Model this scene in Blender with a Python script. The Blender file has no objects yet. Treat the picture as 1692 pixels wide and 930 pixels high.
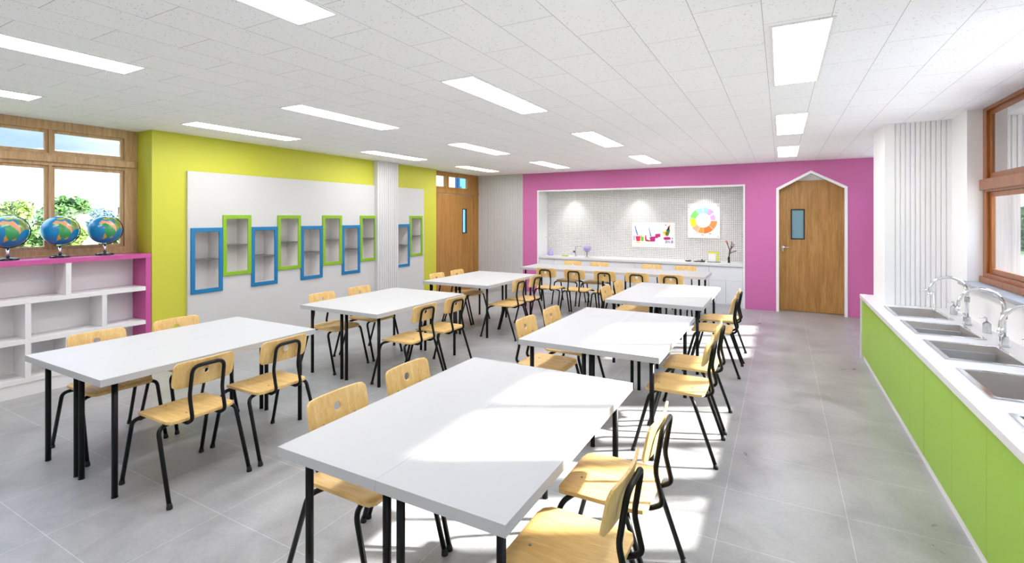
import bpy, bmesh, math, random
from mathutils import Vector, Matrix, noise
random.seed(7)
PI = math.pi
scn = bpy.context.scene
COL = scn.collection

# ------------------------------------------------------------------ colours and materials
def lin(c):
    c = c / 255.0
    return c / 12.92 if c <= 0.04045 else ((c + 0.055) / 1.055) ** 2.4
def rgb(r, g, b): return (lin(r), lin(g), lin(b), 1.0)

def mat(name, col, rough=0.5, metal=0.0, spec=0.5, coat=0.0):
    m = bpy.data.materials.new(name); m.use_nodes = True
    b = m.node_tree.nodes['Principled BSDF']
    b.inputs['Base Color'].default_value = col
    b.inputs['Roughness'].default_value = rough
    b.inputs['Metallic'].default_value = metal
    b.inputs['Specular IOR Level'].default_value = spec
    b.inputs['Coat Weight'].default_value = coat
    return m
def N(m, t, **kw):
    n = m.node_tree.nodes.new(t)
    for k, v in kw.items(): setattr(n, k, v)
    return n
def L(m, a, b): m.node_tree.links.new(a, b)
def bsdf(m): return m.node_tree.nodes['Principled BSDF']
def ramp(m, stops):
    r = N(m, 'ShaderNodeValToRGB')
    els = r.color_ramp.elements
    while len(els) < len(stops): els.new(0.5)
    for e, (p, c) in zip(els, stops): e.position = p; e.color = c
    return r
def coords(m, scale=(1, 1, 1), loc=(0, 0, 0), rnd=False, rot=(0, 0, 0)):
    t = N(m, 'ShaderNodeTexCoord'); mp = N(m, 'ShaderNodeMapping')
    mp.inputs['Scale'].default_value = scale; mp.inputs['Location'].default_value = loc
    mp.inputs['Rotation'].default_value = rot
    if rnd:
        oi = N(m, 'ShaderNodeObjectInfo'); ad = N(m, 'ShaderNodeVectorMath', operation='MULTIPLY_ADD')
        ad.inputs[1].default_value = (17.0, 11.0, 23.0)
        cb = N(m, 'ShaderNodeCombineXYZ')
        for i in range(3): L(m, oi.outputs['Random'], cb.inputs[i])
        L(m, cb.outputs[0], ad.inputs[0]); L(m, t.outputs['Object'], ad.inputs[2])
        L(m, ad.outputs[0], mp.inputs['Vector'])
    else:
        L(m, t.outputs['Object'], mp.inputs['Vector'])
    return mp.outputs['Vector']

def wood(name, stops, scale, rough=0.45, rnd=False, bands=True, coat=0.0, streak=1.0, bump=0.05):
    """grain: long noise streaks plus a soft large figure; stops are three colours dark / mid / light"""
    m = mat(name, stops[1], rough, coat=coat)
    v = coords(m, scale, rnd=rnd)
    n1 = N(m, 'ShaderNodeTexNoise'); n1.inputs['Scale'].default_value = 1.0
    n1.inputs['Detail'].default_value = 6; n1.inputs['Roughness'].default_value = 0.62; n1.inputs['Distortion'].default_value = 0.6
    L(m, v, n1.inputs['Vector'])
    n2 = N(m, 'ShaderNodeTexNoise'); n2.inputs['Scale'].default_value = 5.5; n2.inputs['Detail'].default_value = 3
    L(m, v, n2.inputs['Vector'])
    mx = N(m, 'ShaderNodeMix', data_type='FLOAT'); mx.inputs[0].default_value = 0.35 * streak
    L(m, n1.outputs['Fac'], mx.inputs[2]); L(m, n2.outputs['Fac'], mx.inputs[3])
    r = ramp(m, [(0.30, stops[0]), (0.50, stops[1]), (0.70, stops[2])])
    L(m, mx.outputs[0], r.inputs[0]); L(m, r.outputs[0], bsdf(m).inputs['Base Color'])
    if bump:
        bp = N(m, 'ShaderNodeBump'); bp.inputs['Strength'].default_value = bump; bp.inputs['Distance'].default_value = 0.002
        L(m, mx.outputs[0], bp.inputs['Height']); L(m, bp.outputs[0], bsdf(m).inputs['Normal'])
    return m

M = {}
M['white_wall'] = mat('white_wall_paint', rgb(246, 245, 245), 0.6)
M['white_flute'] = mat('white_fluted_cladding', rgb(242, 242, 242), 0.55)
M['white_trim'] = mat('white_trim', rgb(240, 240, 242), 0.35)
M['white_lam'] = mat('white_laminate', rgb(187, 187, 188), 0.5, spec=0.25)
M['counter'] = mat('white_solid_surface', rgb(222, 222, 224), 0.35)
M['white_shelf'] = mat('white_shelf', rgb(226, 224, 224), 0.45)
M['white_cab'] = mat('white_cabinet', rgb(228, 230, 235), 0.35)
M['lime'] = mat('lime_paint', rgb(194, 193, 60), 0.6)
M['pink'] = mat('pink_paint', rgb(202, 110, 168), 0.6)
M['magenta'] = mat('magenta_laminate', rgb(190, 80, 144), 0.4)
M['board'] = mat('white_panel', rgb(199, 198, 197), 0.5)
M['green'] = mat('green_laminate', rgb(151, 194, 38), 0.35)
M['green_frame'] = mat('green_frame', rgb(130, 174, 22), 0.45)
M['blue_frame'] = mat('blue_frame', rgb(0, 112, 166), 0.45)
M['niche_in'] = mat('niche_lining', rgb(234, 230, 228), 0.5)
M['black'] = mat('black_powder_coat', rgb(9, 9, 10), 0.42, spec=0.25)
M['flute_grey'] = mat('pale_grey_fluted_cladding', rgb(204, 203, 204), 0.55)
M['rubber'] = mat('black_rubber', rgb(14, 14, 14), 0.7)
M['chrome'] = mat('chrome', rgb(226, 228, 230), 0.12, metal=1.0)
M['steel'] = mat('brushed_steel', rgb(205, 202, 198), 0.34, metal=0.9)
M['screw'] = mat('screw_metal', rgb(150, 152, 146), 0.4, metal=0.8)
M['sill'] = mat('grey_stone_sill', rgb(166, 170, 176), 0.45)
M['black_gloss'] = mat('black_gloss_plastic', rgb(10, 10, 11), 0.2)
M['gold'] = mat('pale_brass', rgb(196, 168, 110), 0.3, metal=0.8)
M['frame_dark'] = mat('dark_frame', rgb(20, 20, 22), 0.5)
M['blue_ext'] = mat('blue_outside_panel', rgb(8, 84, 128), 0.5)
M['frost'] = mat('frosted_glass', rgb(120, 160, 170), 0.25)
M['lilac'] = mat('lilac_plastic', rgb(170, 160, 215), 0.35)
M['yellow'] = mat('yellow_plastic', rgb(225, 225, 40), 0.4)
M['red_flower'] = mat('red_petal', rgb(215, 90, 100), 0.6)
M['mauve'] = mat('mauve_petal', rgb(140, 80, 120), 0.6)
M['dark_tool'] = mat('dark_tool', rgb(60, 58, 70), 0.4)
M['grey_tray'] = mat('grey_tray', rgb(120, 118, 116), 0.35, metal=0.5)
M['sponge'] = mat('green_sponge', rgb(170, 190, 70), 0.9)
M['clear'] = mat('clear_acrylic', rgb(225, 228, 228), 0.1)
bsdf(M['clear']).inputs['Transmission Weight'].default_value = 0.7

M['chair_wood'] = wood('birch_plywood', [rgb(204, 160, 92), rgb(225, 186, 116), rgb(239, 207, 144)], (3.5, 34, 34), 0.4, rnd=True)
M['back_wood'] = wood('birch_plywood_backrest', [rgb(204, 160, 92), rgb(225, 186, 116), rgb(239, 207, 144)], (30, 26, 3.2), 0.4, rnd=True)
M['door_wood'] = wood('oak_door_veneer', [rgb(140, 98, 46), rgb(170, 124, 64), rgb(196, 150, 86)], (22, 22, 1.3), 0.45)
M['door_wood_left'] = wood('oak_door_veneer_orange', [rgb(144, 98, 42), rgb(170, 122, 58), rgb(190, 142, 76)], (16, 16, 1.1), 0.45)
M['win_wood_h'] = wood('stained_window_wood', [rgb(112, 56, 12), rgb(146, 82, 26), rgb(172, 104, 42)], (26, 26, 2.2), 0.35, coat=0.2)
M['oak_frame'] = wood('oak_window_frame', [rgb(158, 122, 84), rgb(188, 152, 112), rgb(208, 178, 142)], (24, 24, 1.4), 0.5)

# floor: large grey stone tiles with pale joints
def floor_mat():
    m = mat('grey_floor_tiles', rgb(150, 150, 152), 0.34)
    v = coords(m, (1, 1, 1), (-0.33 + 0.63 * 20, -3.35 + 0.56 * 20, 0))
    br = N(m, 'ShaderNodeTexBrick'); br.offset = 0.0; br.squash = 1.0
    br.inputs['Scale'].default_value = 1.0; br.inputs['Mortar Size'].default_value = 0.0018
    br.inputs['Mortar Smooth'].default_value = 0.3
    br.inputs['Brick Width'].default_value = 0.63; br.inputs['Row Height'].default_value = 0.56
    br.inputs['Bias'].default_value = 0
    br.inputs['Color1'].default_value = rgb(157, 157, 158); br.inputs['Color2'].default_value = rgb(163, 163, 164)
    br.inputs['Mortar'].default_value = rgb(200, 200, 201)
    L(m, v, br.inputs['Vector'])
    t = coords(m, (1.6, 1.6, 1.6))
    n = N(m, 'ShaderNodeTexNoise'); n.inputs['Scale'].default_value = 1.4; n.inputs['Detail'].default_value = 9; n.inputs['Roughness'].default_value = 0.62
    n.inputs['Distortion'].default_value = 0.5
    L(m, t, n.inputs['Vector'])
    r = ramp(m, [(0.3, (0.72, 0.72, 0.72, 1)), (0.5, (0.97, 0.97, 0.97, 1)), (0.72, (1.2, 1.2, 1.2, 1))])
    L(m, n.outputs['Fac'], r.inputs[0])
    t2 = coords(m, (1, 1, 1)); n2 = N(m, 'ShaderNodeTexNoise'); n2.inputs['Scale'].default_value = 55; n2.inputs['Detail'].default_value = 3
    L(m, t2, n2.inputs['Vector'])
    r2 = ramp(m, [(0.3, (0.94, 0.94, 0.94, 1)), (0.7, (1.05, 1.05, 1.05, 1))]); L(m, n2.outputs['Fac'], r2.inputs[0])
    mx = N(m, 'ShaderNodeMix', data_type='RGBA', blend_type='MULTIPLY'); mx.inputs[0].default_value = 1
    L(m, br.outputs['Color'], mx.inputs[6]); L(m, r.outputs[0], mx.inputs[7])
    mx2 = N(m, 'ShaderNodeMix', data_type='RGBA', blend_type='MULTIPLY'); mx2.inputs[0].default_value = 1
    L(m, mx.outputs[2], mx2.inputs[6]); L(m, r2.outputs[0], mx2.inputs[7])
    L(m, mx2.outputs[2], bsdf(m).inputs['Base Color'])
    rr = ramp(m, [(0.3, (0.27,) * 3 + (1,)), (0.7, (0.42,) * 3 + (1,))]); L(m, n.outputs['Fac'], rr.inputs[0])
    L(m, rr.outputs[0], bsdf(m).inputs['Roughness'])
    return m
M['floor'] = floor_mat()

# ceiling: fissured acoustic tiles in long strips
def ceil_mat():
    m = mat('acoustic_ceiling_tiles', rgb(248, 248, 248), 0.8)
    mp = coords(m, (1, 1, 1), (0, 0, 0), rot=(0, 0, 0))
    sep = N(m, 'ShaderNodeSeparateXYZ'); L(m, mp, sep.inputs[0])
    cb = N(m, 'ShaderNodeCombineXYZ')
    a1 = N(m, 'ShaderNodeMath', operation='ADD'); a1.inputs[1].default_value = 0.303 * 40 + 0.08
    a2 = N(m, 'ShaderNodeMath', operation='ADD'); a2.inputs[1].default_value = 0.63 * 20 - 2.55
    L(m, sep.outputs[0], a1.inputs[0]); L(m, sep.outputs[1], a2.inputs[0])
    L(m, a2.outputs[0], cb.inputs[0]); L(m, a1.outputs[0], cb.inputs[1])
    br = N(m, 'ShaderNodeTexBrick'); br.offset = 0.5; br.offset_frequency = 2
    br.inputs['Scale'].default_value = 1.0; br.inputs['Mortar Size'].default_value = 0.0014
    br.inputs['Mortar Smooth'].default_value = 0.2
    br.inputs['Brick Width'].default_value = 0.63; br.inputs['Row Height'].default_value = 0.303
    br.inputs['Color1'].default_value = rgb(250, 250, 254); br.inputs['Color2'].default_value = rgb(246, 246, 250)
    br.inputs['Mortar'].default_value = rgb(160, 160, 160)
    L(m, cb.outputs[0], br.inputs['Vector'])
    v = coords(m, (34, 62, 34))
    vo = N(m, 'ShaderNodeTexVoronoi'); vo.inputs['Scale'].default_value = 1.0; vo.inputs['Randomness'].default_value = 1.0
    nz = N(m, 'ShaderNodeTexNoise'); nz.inputs['Scale'].default_value = 0.7; nz.inputs['Detail'].default_value = 3
    L(m, v, nz.inputs['Vector'])
    av = N(m, 'ShaderNodeMix', data_type='RGBA', blend_type='LINEAR_LIGHT'); av.inputs[0].default_value = 0.6
    L(m, v, av.inputs[6]); L(m, nz.outputs['Color'], av.inputs[7]); L(m, av.outputs[2], vo.inputs['Vector'])
    r = ramp(m, [(0.0, (0.5, 0.5, 0.5, 1)), (0.13, (0.62, 0.62, 0.62, 1)), (0.18, (1, 1, 1, 1))])
    L(m, vo.outputs['Distance'], r.inputs[0])
    mx = N(m, 'ShaderNodeMix', data_type='RGBA', blend_type='MULTIPLY'); mx.inputs[0].default_value = 1
    L(m, br.outputs['Color'], mx.inputs[6]); L(m, r.outputs[0], mx.inputs[7])
    L(m, mx.outputs[2], bsdf(m).inputs['Base Color'])
    return m
M['ceiling'] = ceil_mat()

# small square mosaic
def mosaic_mat():
    m = mat('white_mosaic', rgb(225, 224, 222), 0.25)
    mp = coords(m)
    sep = N(m, 'ShaderNodeSeparateXYZ'); L(m, mp, sep.inputs[0])
    cb = N(m, 'ShaderNodeCombineXYZ'); L(m, sep.outputs[0], cb.inputs[0]); L(m, sep.outputs[2], cb.inputs[1])
    br = N(m, 'ShaderNodeTexBrick'); br.offset = 0.0
    br.inputs['Scale'].default_value = 1.0; br.inputs['Mortar Size'].default_value = 0.0038
    br.inputs['Mortar Smooth'].default_value = 0.15
    br.inputs['Brick Width'].default_value = 0.034; br.inputs['Row Height'].default_value = 0.034
    br.inputs['Color1'].default_value = rgb(240, 239, 238); br.inputs['Color2'].default_value = rgb(226, 225, 224)
    br.inputs['Mortar'].default_value = rgb(158, 156, 154)
    L(m, cb.outputs[0], br.inputs['Vector']); L(m, br.outputs['Color'], bsdf(m).inputs['Base Color'])
    return m
M['mosaic'] = mosaic_mat()

def glass_mat(name, tint=(1, 1, 1, 1)):
    m = bpy.data.materials.new(name); m.use_nodes = True
    nt = m.node_tree; nt.nodes.clear()
    o = nt.nodes.new('ShaderNodeOutputMaterial'); tr = nt.nodes.new('ShaderNodeBsdfTransparent'); gl = nt.nodes.new('ShaderNodeBsdfGlossy')
    tr.inputs[0].default_value = tint; gl.inputs['Roughness'].default_value = 0.02
    fr = nt.nodes.new('ShaderNodeFresnel'); fr.inputs[0].default_value = 1.5
    mx = nt.nodes.new('ShaderNodeMixShader')
    nt.links.new(fr.outputs[0], mx.inputs[0]); nt.links.new(tr.outputs[0], mx.inputs[1]); nt.links.new(gl.outputs[0], mx.inputs[2])
    nt.links.new(mx.outputs[0], o.inputs[0])
    return m
M['glass'] = glass_mat('window_glass', (0.96, 0.98, 1.0, 1))

def emit(name, col, s):
    m = bpy.data.materials.new(name); m.use_nodes = True
    nt = m.node_tree; nt.nodes.clear()
    o = nt.nodes.new('ShaderNodeOutputMaterial'); e = nt.nodes.new('ShaderNodeEmission')
    e.inputs[0].default_value = col; e.inputs[1].default_value = s
    nt.links.new(e.outputs[0], o.inputs[0]); return m
LIGHT = 11.0
M['panel_light'] = emit('ceiling_panel_light', (0.99, 0.985, 1.005, 1), LIGHT)
M['spot_lens'] = emit('downlight_lens', (1, 0.97, 0.92, 1), 12)

def leaf_mat(name, a, b, c):
    m = mat(name, b, 0.55)
    n = N(m, 'ShaderNodeTexNoise'); n.inputs['Scale'].default_value = 1.7; n.inputs['Detail'].default_value = 8
    L(m, coords(m), n.inputs['Vector'])
    r = ramp(m, [(0.35, a), (0.5, b), (0.65, c)]); L(m, n.outputs['Fac'], r.inputs[0])
    L(m, r.outputs[0], bsdf(m).inputs['Base Color'])
    bsdf(m).inputs['Subsurface Weight'].default_value = 0.0
    return m
M['leaf'] = leaf_mat('green_leaves', rgb(48, 84, 40), rgb(84, 122, 62), rgb(124, 154, 88))
M['leaf_yellow'] = leaf_mat('yellow_green_leaves', rgb(88, 112, 48), rgb(124, 146, 66), rgb(158, 172, 96))
M['leaf_dark'] = leaf_mat('hedge_leaves', rgb(44, 78, 44), rgb(70, 105, 62), rgb(110, 140, 90))
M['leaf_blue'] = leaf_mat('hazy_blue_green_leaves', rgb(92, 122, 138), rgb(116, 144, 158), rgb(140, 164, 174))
M['grass'] = leaf_mat('grass', rgb(122, 140, 92), rgb(138, 154, 106), rgb(156, 168, 124))
M['bark'] = mat('bark', rgb(105, 85, 65), 0.8)
M['render_ext'] = wood('weathered_beige_cladding', [rgb(140, 133, 127), rgb(162, 155, 149), rgb(176, 170, 164)], (14, 14, 0.7), 0.7, bump=0.0)

# ------------------------------------------------------------------ mesh builder
class MB:
    def __init__(s): s.v = []; s.f = []; s.m = []; s.sm = []
    def add(s, verts, faces, mi=0, smooth=False):
        o = len(s.v); s.v += [tuple(v) for v in verts]
        for f in faces: s.f.append([i + o for i in f]); s.m.append(mi); s.sm.append(smooth)
        return s
    def box(s, x0, x1, y0, y1, z0, z1, mi=0):
        v = [(x, y, z) for x in (x0, x1) for y in (y0, y1) for z in (z0, z1)]
        return s.add(v, [(0, 1, 3, 2), (4, 6, 7, 5), (0, 4, 5, 1), (2, 3, 7, 6), (0, 2, 6, 4), (1, 5, 7, 3)], mi)
    def prism(s, poly, axis, c0, c1, mi=0, smooth=False):
        def P(c, u, v): return {'x': (c, u, v), 'y': (u, c, v), 'z': (u, v, c)}[axis]
        n = len(poly)
        v = [P(c0, *p) for p in poly] + [P(c1, *p) for p in poly]
        s.add(v, [tuple(range(n))[::-1], tuple(range(n, 2 * n))], mi)
        return s.add(v, [(i, (i + 1) % n, n + (i + 1) % n, n + i) for i in range(n)], mi, smooth)
    def tube(s, pts, r, n=10, caps=True, mi=0, radii=None):
        pts = [Vector(p) for p in pts]; k = len(pts)
        ts = []
        for i in range(k):
            a = pts[max(i - 1, 0)]; b = pts[min(i + 1, k - 1)]; ts.append((b - a).normalized())
        up = Vector((0, 0, 1)) if abs(ts[0].z) < 0.9 else Vector((1, 0, 0))
        nrm = (up - ts[0] * up.dot(ts[0])).normalized()
        vs = []
        for i in range(k):
            if i:
                nrm = (nrm - ts[i] * nrm.dot(ts[i]))
                nrm = nrm.normalized() if nrm.length > 1e-6 else Vector((1, 0, 0))
            bi = ts[i].cross(nrm); rr = radii[i] if radii else r
            for j in range(n):
                a = 2 * PI * j / n; vs.append(pts[i] + (nrm * math.cos(a) + bi * math.sin(a)) * rr)
        fs = [(i * n + j, i * n + (j + 1) % n, (i + 1) * n + (j + 1) % n, (i + 1) * n + j) for i in range(k - 1) for j in range(n)]
        s.add(vs, fs, mi, True)
        if caps:
            s.add(vs[:n], [tuple(range(n))[::-1]], mi); s.add(vs[-n:], [tuple(range(n))], mi)
        return s
    def lathe(s, prof, c=(0, 0, 0), n=24, mi=0, smooth=True):
        vs = []; k = len(prof)
        for (r, z) in prof:
            for j in range(n):
                a = 2 * PI * j / n; vs.append((c[0] + r * math.cos(a), c[1] + r * math.sin(a), c[2] + z))
        fs = [(i * n + j, i * n + (j + 1) % n, (i + 1) * n + (j + 1) % n, (i + 1) * n + j) for i in range(k - 1) for j in range(n)]
        s.add(vs, fs, mi, smooth)
        s.add(vs[:n], [tuple(range(n))[::-1]], mi); s.add(vs[-n:], [tuple(range(n))], mi)
        return s
    def plate(s, axis, c0, c1, u0, u1, v0, v1, holes=(), mi=0):
        """flat slab with rectangular holes, one watertight shell"""
        eps = 1e-6
        us = sorted({round(x, 5) for x in [u0, u1] + [h[i] for h in holes for i in (0, 1)] if u0 - eps <= x <= u1 + eps})
        vs = sorted({round(x, 5) for x in [v0, v1] + [h[i] for h in holes for i in (2, 3)] if v0 - eps <= x <= v1 + eps})
        def solid(i, j):
            if i < 0 or j < 0 or i >= len(us) - 1 or j >= len(vs) - 1: return False
            cu = (us[i] + us[i + 1]) / 2; cv = (vs[j] + vs[j + 1]) / 2
            return not any(h[0] < cu < h[1] and h[2] < cv < h[3] for h in holes)
        idx = {}; V = []
        def P(c, i, j):
            k = (c, i, j)
            if k not in idx:
                cc = c1 if c else c0; u = us[i]; v = vs[j]
                idx[k] = len(V); V.append({'x': (cc, u, v), 'y': (u, cc, v), 'z': (u, v, cc)}[axis])
            return idx[k]
        F = []
        for i in range(len(us) - 1):
            for j in range(len(vs) - 1):
                if not solid(i, j): continue
                for c in (0, 1): F.append((P(c, i, j), P(c, i + 1, j), P(c, i + 1, j + 1), P(c, i, j + 1)))
                if not solid(i - 1, j): F.append((P(0, i, j), P(0, i, j + 1), P(1, i, j + 1), P(1, i, j)))
                if not solid(i + 1, j): F.append((P(0, i + 1, j), P(0, i + 1, j + 1), P(1, i + 1, j + 1), P(1, i + 1, j)))
                if not solid(i, j - 1): F.append((P(0, i, j), P(0, i + 1, j), P(1, i + 1, j), P(1, i, j)))
                if not solid(i, j + 1): F.append((P(0, i, j + 1), P(0, i + 1, j + 1), P(1, i + 1, j + 1), P(1, i, j + 1)))
        return s.add(V, F, mi)
    def build(s, name, mats, parent=None, bevel=0.0, weld=True, recalc=True):
        me = bpy.data.meshes.new(name)
        me.from_pydata(s.v, [], s.f)
        if not isinstance(mats, (list, tuple)): mats = [mats]
        for x in mats: me.materials.append(x)
        me.polygons.foreach_set('material_index', s.m)
        me.polygons.foreach_set('use_smooth', s.sm)
        bm = bmesh.new(); bm.from_mesh(me)
        if weld: bmesh.ops.remove_doubles(bm, verts=bm.verts, dist=1e-5)
        if recalc: bmesh.ops.recalc_face_normals(bm, faces=bm.faces)
        bm.to_mesh(me); bm.free()
        o = bpy.data.objects.new(name, me); COL.objects.link(o)
        if parent: o.parent = parent
        if bevel:
            b = o.modifiers.new('bevel', 'BEVEL'); b.width = bevel; b.segments = 2; b.limit_method = 'ANGLE'; b.angle_limit = math.radians(40)
        return o

def tag(o, label=None, cat=None, group=None, kind=None):
    if label: o['label'] = label
    if cat: o['category'] = cat
    if group: o['group'] = group
    if kind: o['kind'] = kind
    return o
def empty(name, loc=(0, 0, 0), rz=0.0):
    o = bpy.data.objects.new(name, None); COL.objects.link(o); o.location = loc; o.rotation_euler.z = rz
    o.empty_display_size = 0.1
    return o
KIDS = {}
def copy_tree(o, parent=None):
    c = o.copy(); COL.objects.link(c)
    if parent: c.parent = parent
    for ch in [x for x in list(scn.objects) if x.parent == o]: copy_tree(ch, c)
    return c
def struct(o, label=None, cat=None):
    o['kind'] = 'structure'; o['label'] = label or o.name.replace('_', ' ')
    if cat: o['category'] = cat
    return o

def fillet(pts, r, n=6):
    pts = [Vector(p) for p in pts]; out = [pts[0]]
    rs = r if isinstance(r, (list, tuple)) else [r] * (len(pts) - 2)
    for i in range(1, len(pts) - 1):
        a, b, c = pts[i - 1], pts[i], pts[i + 1]; ri = rs[i - 1]
        d1 = (a - b).normalized(); d2 = (c - b).normalized()
        ang = d1.angle(d2); t = min(ri / math.tan(ang / 2), (a - b).length * 0.49, (c - b).length * 0.49)
        p = b + d1 * t; q = b + d2 * t
        for k in range(n + 1):
            s = k / n; out.append(p * (1 - s) ** 2 + b * 2 * s * (1 - s) + q * s ** 2)
    out.append(pts[-1]); return out

def rrect(hw, hh, r, n, cx=0, cy=0):
    """n points round a rounded rectangle, by angle"""
    out = []
    for k in range(n):
        a = 2 * PI * k / n + 1e-4; dx, dy = math.cos(a), math.sin(a)
        t = min(hw / max(abs(dx), 1e-9), hh / max(abs(dy), 1e-9)); x, y = dx * t, dy * t
        if abs(x) > hw - r and abs(y) > hh - r:
            ox, oy = math.copysign(hw - r, x), math.copysign(hh - r, y)
            b = dx * ox + dy * oy; c = ox * ox + oy * oy - r * r
            t = b + math.sqrt(max(b * b - c, 0)); x, y = dx * t, dy * t
        out.append((cx + x, cy + y))
    return out

def ring_plate(outer, inner, rings, th, bend, mb, close=False):
    """plate between an inner loop and an outer loop; bend(u,v,side) -> point"""
    n = len(outer); V = []; F = []
    for side in (0, 1):
        for k in range(rings + 1):
            t = k / rings
            for i in range(n):
                u = inner[i][0] * (1 - t) + outer[i][0] * t; v = inner[i][1] * (1 - t) + outer[i][1] * t
                V.append(bend(u, v, side, t))
    def ix(s, k, i): return s * (rings + 1) * n + k * n + (i % n)
    for s in (0, 1):
        for k in range(rings):
            for i in range(n): F.append((ix(s, k, i), ix(s, k, i + 1), ix(s, k + 1, i + 1), ix(s, k + 1, i)))
    mb.add(V, F, 0, True)
    S = [(ix(0, rings, i), ix(0, rings, i + 1), ix(1, rings, i + 1), ix(1, rings, i)) for i in range(n)]
    if not close: S += [(ix(0, 0, i), ix(0, 0, i + 1), ix(1, 0, i + 1), ix(1, 0, i)) for i in range(n)]
    else:
        S += [tuple(ix(0, 0, i) for i in range(n)), tuple(ix(1, 0, i) for i in range(n))]
    o = len(mb.v) - len(V)
    for f in S: mb.f.append([i + o for i in f]); mb.m.append(0); mb.sm.append(False)

# ------------------------------------------------------------------ room dimensions
C = 2.70
XW = -6.62       # plane of the left window wall
XL = -6.30       # lime wall face
XR = 1.53        # right wall face
YB = 10.10       # pink wall face
YF = -2.60

struct(MB().box(-6.76, 2.0, YF - 0.1, 10.75, -0.06, 0).build('floor', M['floor']), 'grey stone tile floor', 'floor')
struct(MB().box(-6.76, 1.64, YF - 0.1, 10.75, C, C + 0.08).box(1.64, 1.90, YF - 0.1, 10.75, C, C + 0.08, 1).build('ceiling', [M['ceiling'], M['white_wall']]),
       'white speckled acoustic tile ceiling', 'ceiling')

# ---- left side
niches = []
for i, (y0, y1) in enumerate([(3.35, 3.74), (3.74, 4.125), (4.125, 4.52), (4.52, 4.905), (4.905, 5.30), (5.30, 5.685), (5.685, 6.08), (6.08, 6.46), (6.96, 7.35), (7.35, 7.735)]):
    blue = i % 2 == 0
    z0, z1 = (0.765, 1.57) if blue else (0.945, 1.73)
    niches.append((y0, y1, z0, z1, blue))
holes = [(a + 0.012, b - 0.012, c + 0.012, d - 0.012) for a, b, c, d, _ in niches]
w = MB()
w.plate('x', XL - 0.05, XL, 2.95, 8.23, 0, C, holes)
w.box(XW - 0.1, XL - 0.05, 2.95, 3.02, 0, C)
w.box(XW - 0.1, XL - 0.05, 8.16, 8.23, 0, C)
w.box(XW - 0.1, XW, 3.02, 8.16, 0, C)
struct(w.build('wall_left', M['lime']), 'lime yellow painted left wall', 'wall')
wb = MB()
wb.plate('x', XL, XL + 0.03, 3.32, 6.43, 0.0, 2.26, [h for h in holes if h[0] < 6.5])
struct(wb.build('trim_1', M['board'], bevel=0.002), 'tall white display panel on the lime wall, left of the fluted pilaster', 'wall panel')
wb = MB()
wb.plate('x', XL, XL + 0.03, 6.96, 7.79, 0.0, 2.26, [(max(h[0], 6.972), h[1], h[2], h[3]) for h in holes if h[0] > 6.5])
struct(wb.build('trim_2', M['board'], bevel=0.002), 'white display panel on the lime wall, right of the fluted pilaster', 'wall panel')

def flute_poly(u0, u1, depth0, period, groove=0.010, gd=0.012):
    """profile in (u, d): front face at d=depth0 with V grooves, back at 0"""
    n = max(1, round((u1 - u0) / period)); p = (u1 - u0) / n
    pts = [(u0, 0), (u0, depth0)]
    for k in range(1, n):
        c = u0 + k * p
        pts += [(c - groove / 2, depth0), (c - groove / 4, depth0 - gd), (c + groove / 4, depth0 - gd), (c + groove / 2, depth0)]
    pts += [(u1, depth0), (u1, 0)]
    return pts
# pilaster on the left wall
pl = flute_poly(6.43, 6.96, 0.10, 0.053, 0.012, 0.012)
struct(MB().prism([(XL + d, u) for u, d in pl], 'z', 0, C).build('trim_3', M['flute_grey']), 'white fluted pilaster on the left wall', 'pilaster')

# window wall on the left (behind the bookcase)
w = MB()
w.box(XW - 0.12, XW - 0.02, -2.6, 2.95, 0, 1.24)
w.box(XW - 0.12, XW - 0.02, -2.6, 0.10, 1.24, C)
w.box(XW - 0.02, XL, -2.6, 0.10, 0, C)
struct(w.build('wall_left_window_side', M['white_wall']), 'white wall below the left windows', 'wall')

def window_wall(name, X0, X1, y0, y1, z0, z1, panes, mat_f, side, label, rail=None, sash=0.03, glass_x=None):
    """frame plate in the yz plane with panes; side=+1 when the room is towards +x"""
    root = MB(); t = sash
    root.plate('x', X0, X1, y0, y1, z0, z1, [(a - t, b + t, c - t, d + t) for a, b, c, d in panes])
    fr = root.build(name, mat_f, bevel=0.004)
    struct(fr, label, 'window')
    xin = X1 if side > 0 else X0
    for (a, b, c, d) in panes:
        s = MB(); xa = X0 + 0.008 if side > 0 else X0 + 0.022; xb = X1 - 0.022 if side > 0 else X1 - 0.008
        s.plate('x', xa, xb, a - t, b + t, c - t, d + t, [(a, b, c, d)])
        s.build('sash', mat_f, fr, bevel=0.003)
        g = MB(); gx = (X0 + X1) / 2
        g.add([(gx, a, c), (gx, b, c), (gx, b, d), (gx, a, d)], [(0, 1, 2, 3)])
        g.build('pane', M['glass'], fr)
    if rail:
        for q in rail:
            c, d = q[:2]; ra, rb = q[2:] if len(q) > 2 else (y0 + 0.02, y1 - 0.02)
            r = MB(); r.box(min(xin, xin + side * 0.03), max(xin, xin + side * 0.03), ra, rb, c, d)
            r.build('rail', mat_f, fr, bevel=0.004)
    return fr
pan = []
for k in range(4):
    a = 2.21 - 0.665 * k; b = 2.79 - 0.665 * k
    pan += [(a, b, 1.40, 2.205), (a, b, 2.395, 2.575)]
window_wall('window_1', XW - 0.06, XW, 0.10, 2.95, 1.24, C, pan, M['oak_frame'], 1, 'oak framed window above the bookcase', rail=[(2.27, 2.345), (1.26, 1.31)])

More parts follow.
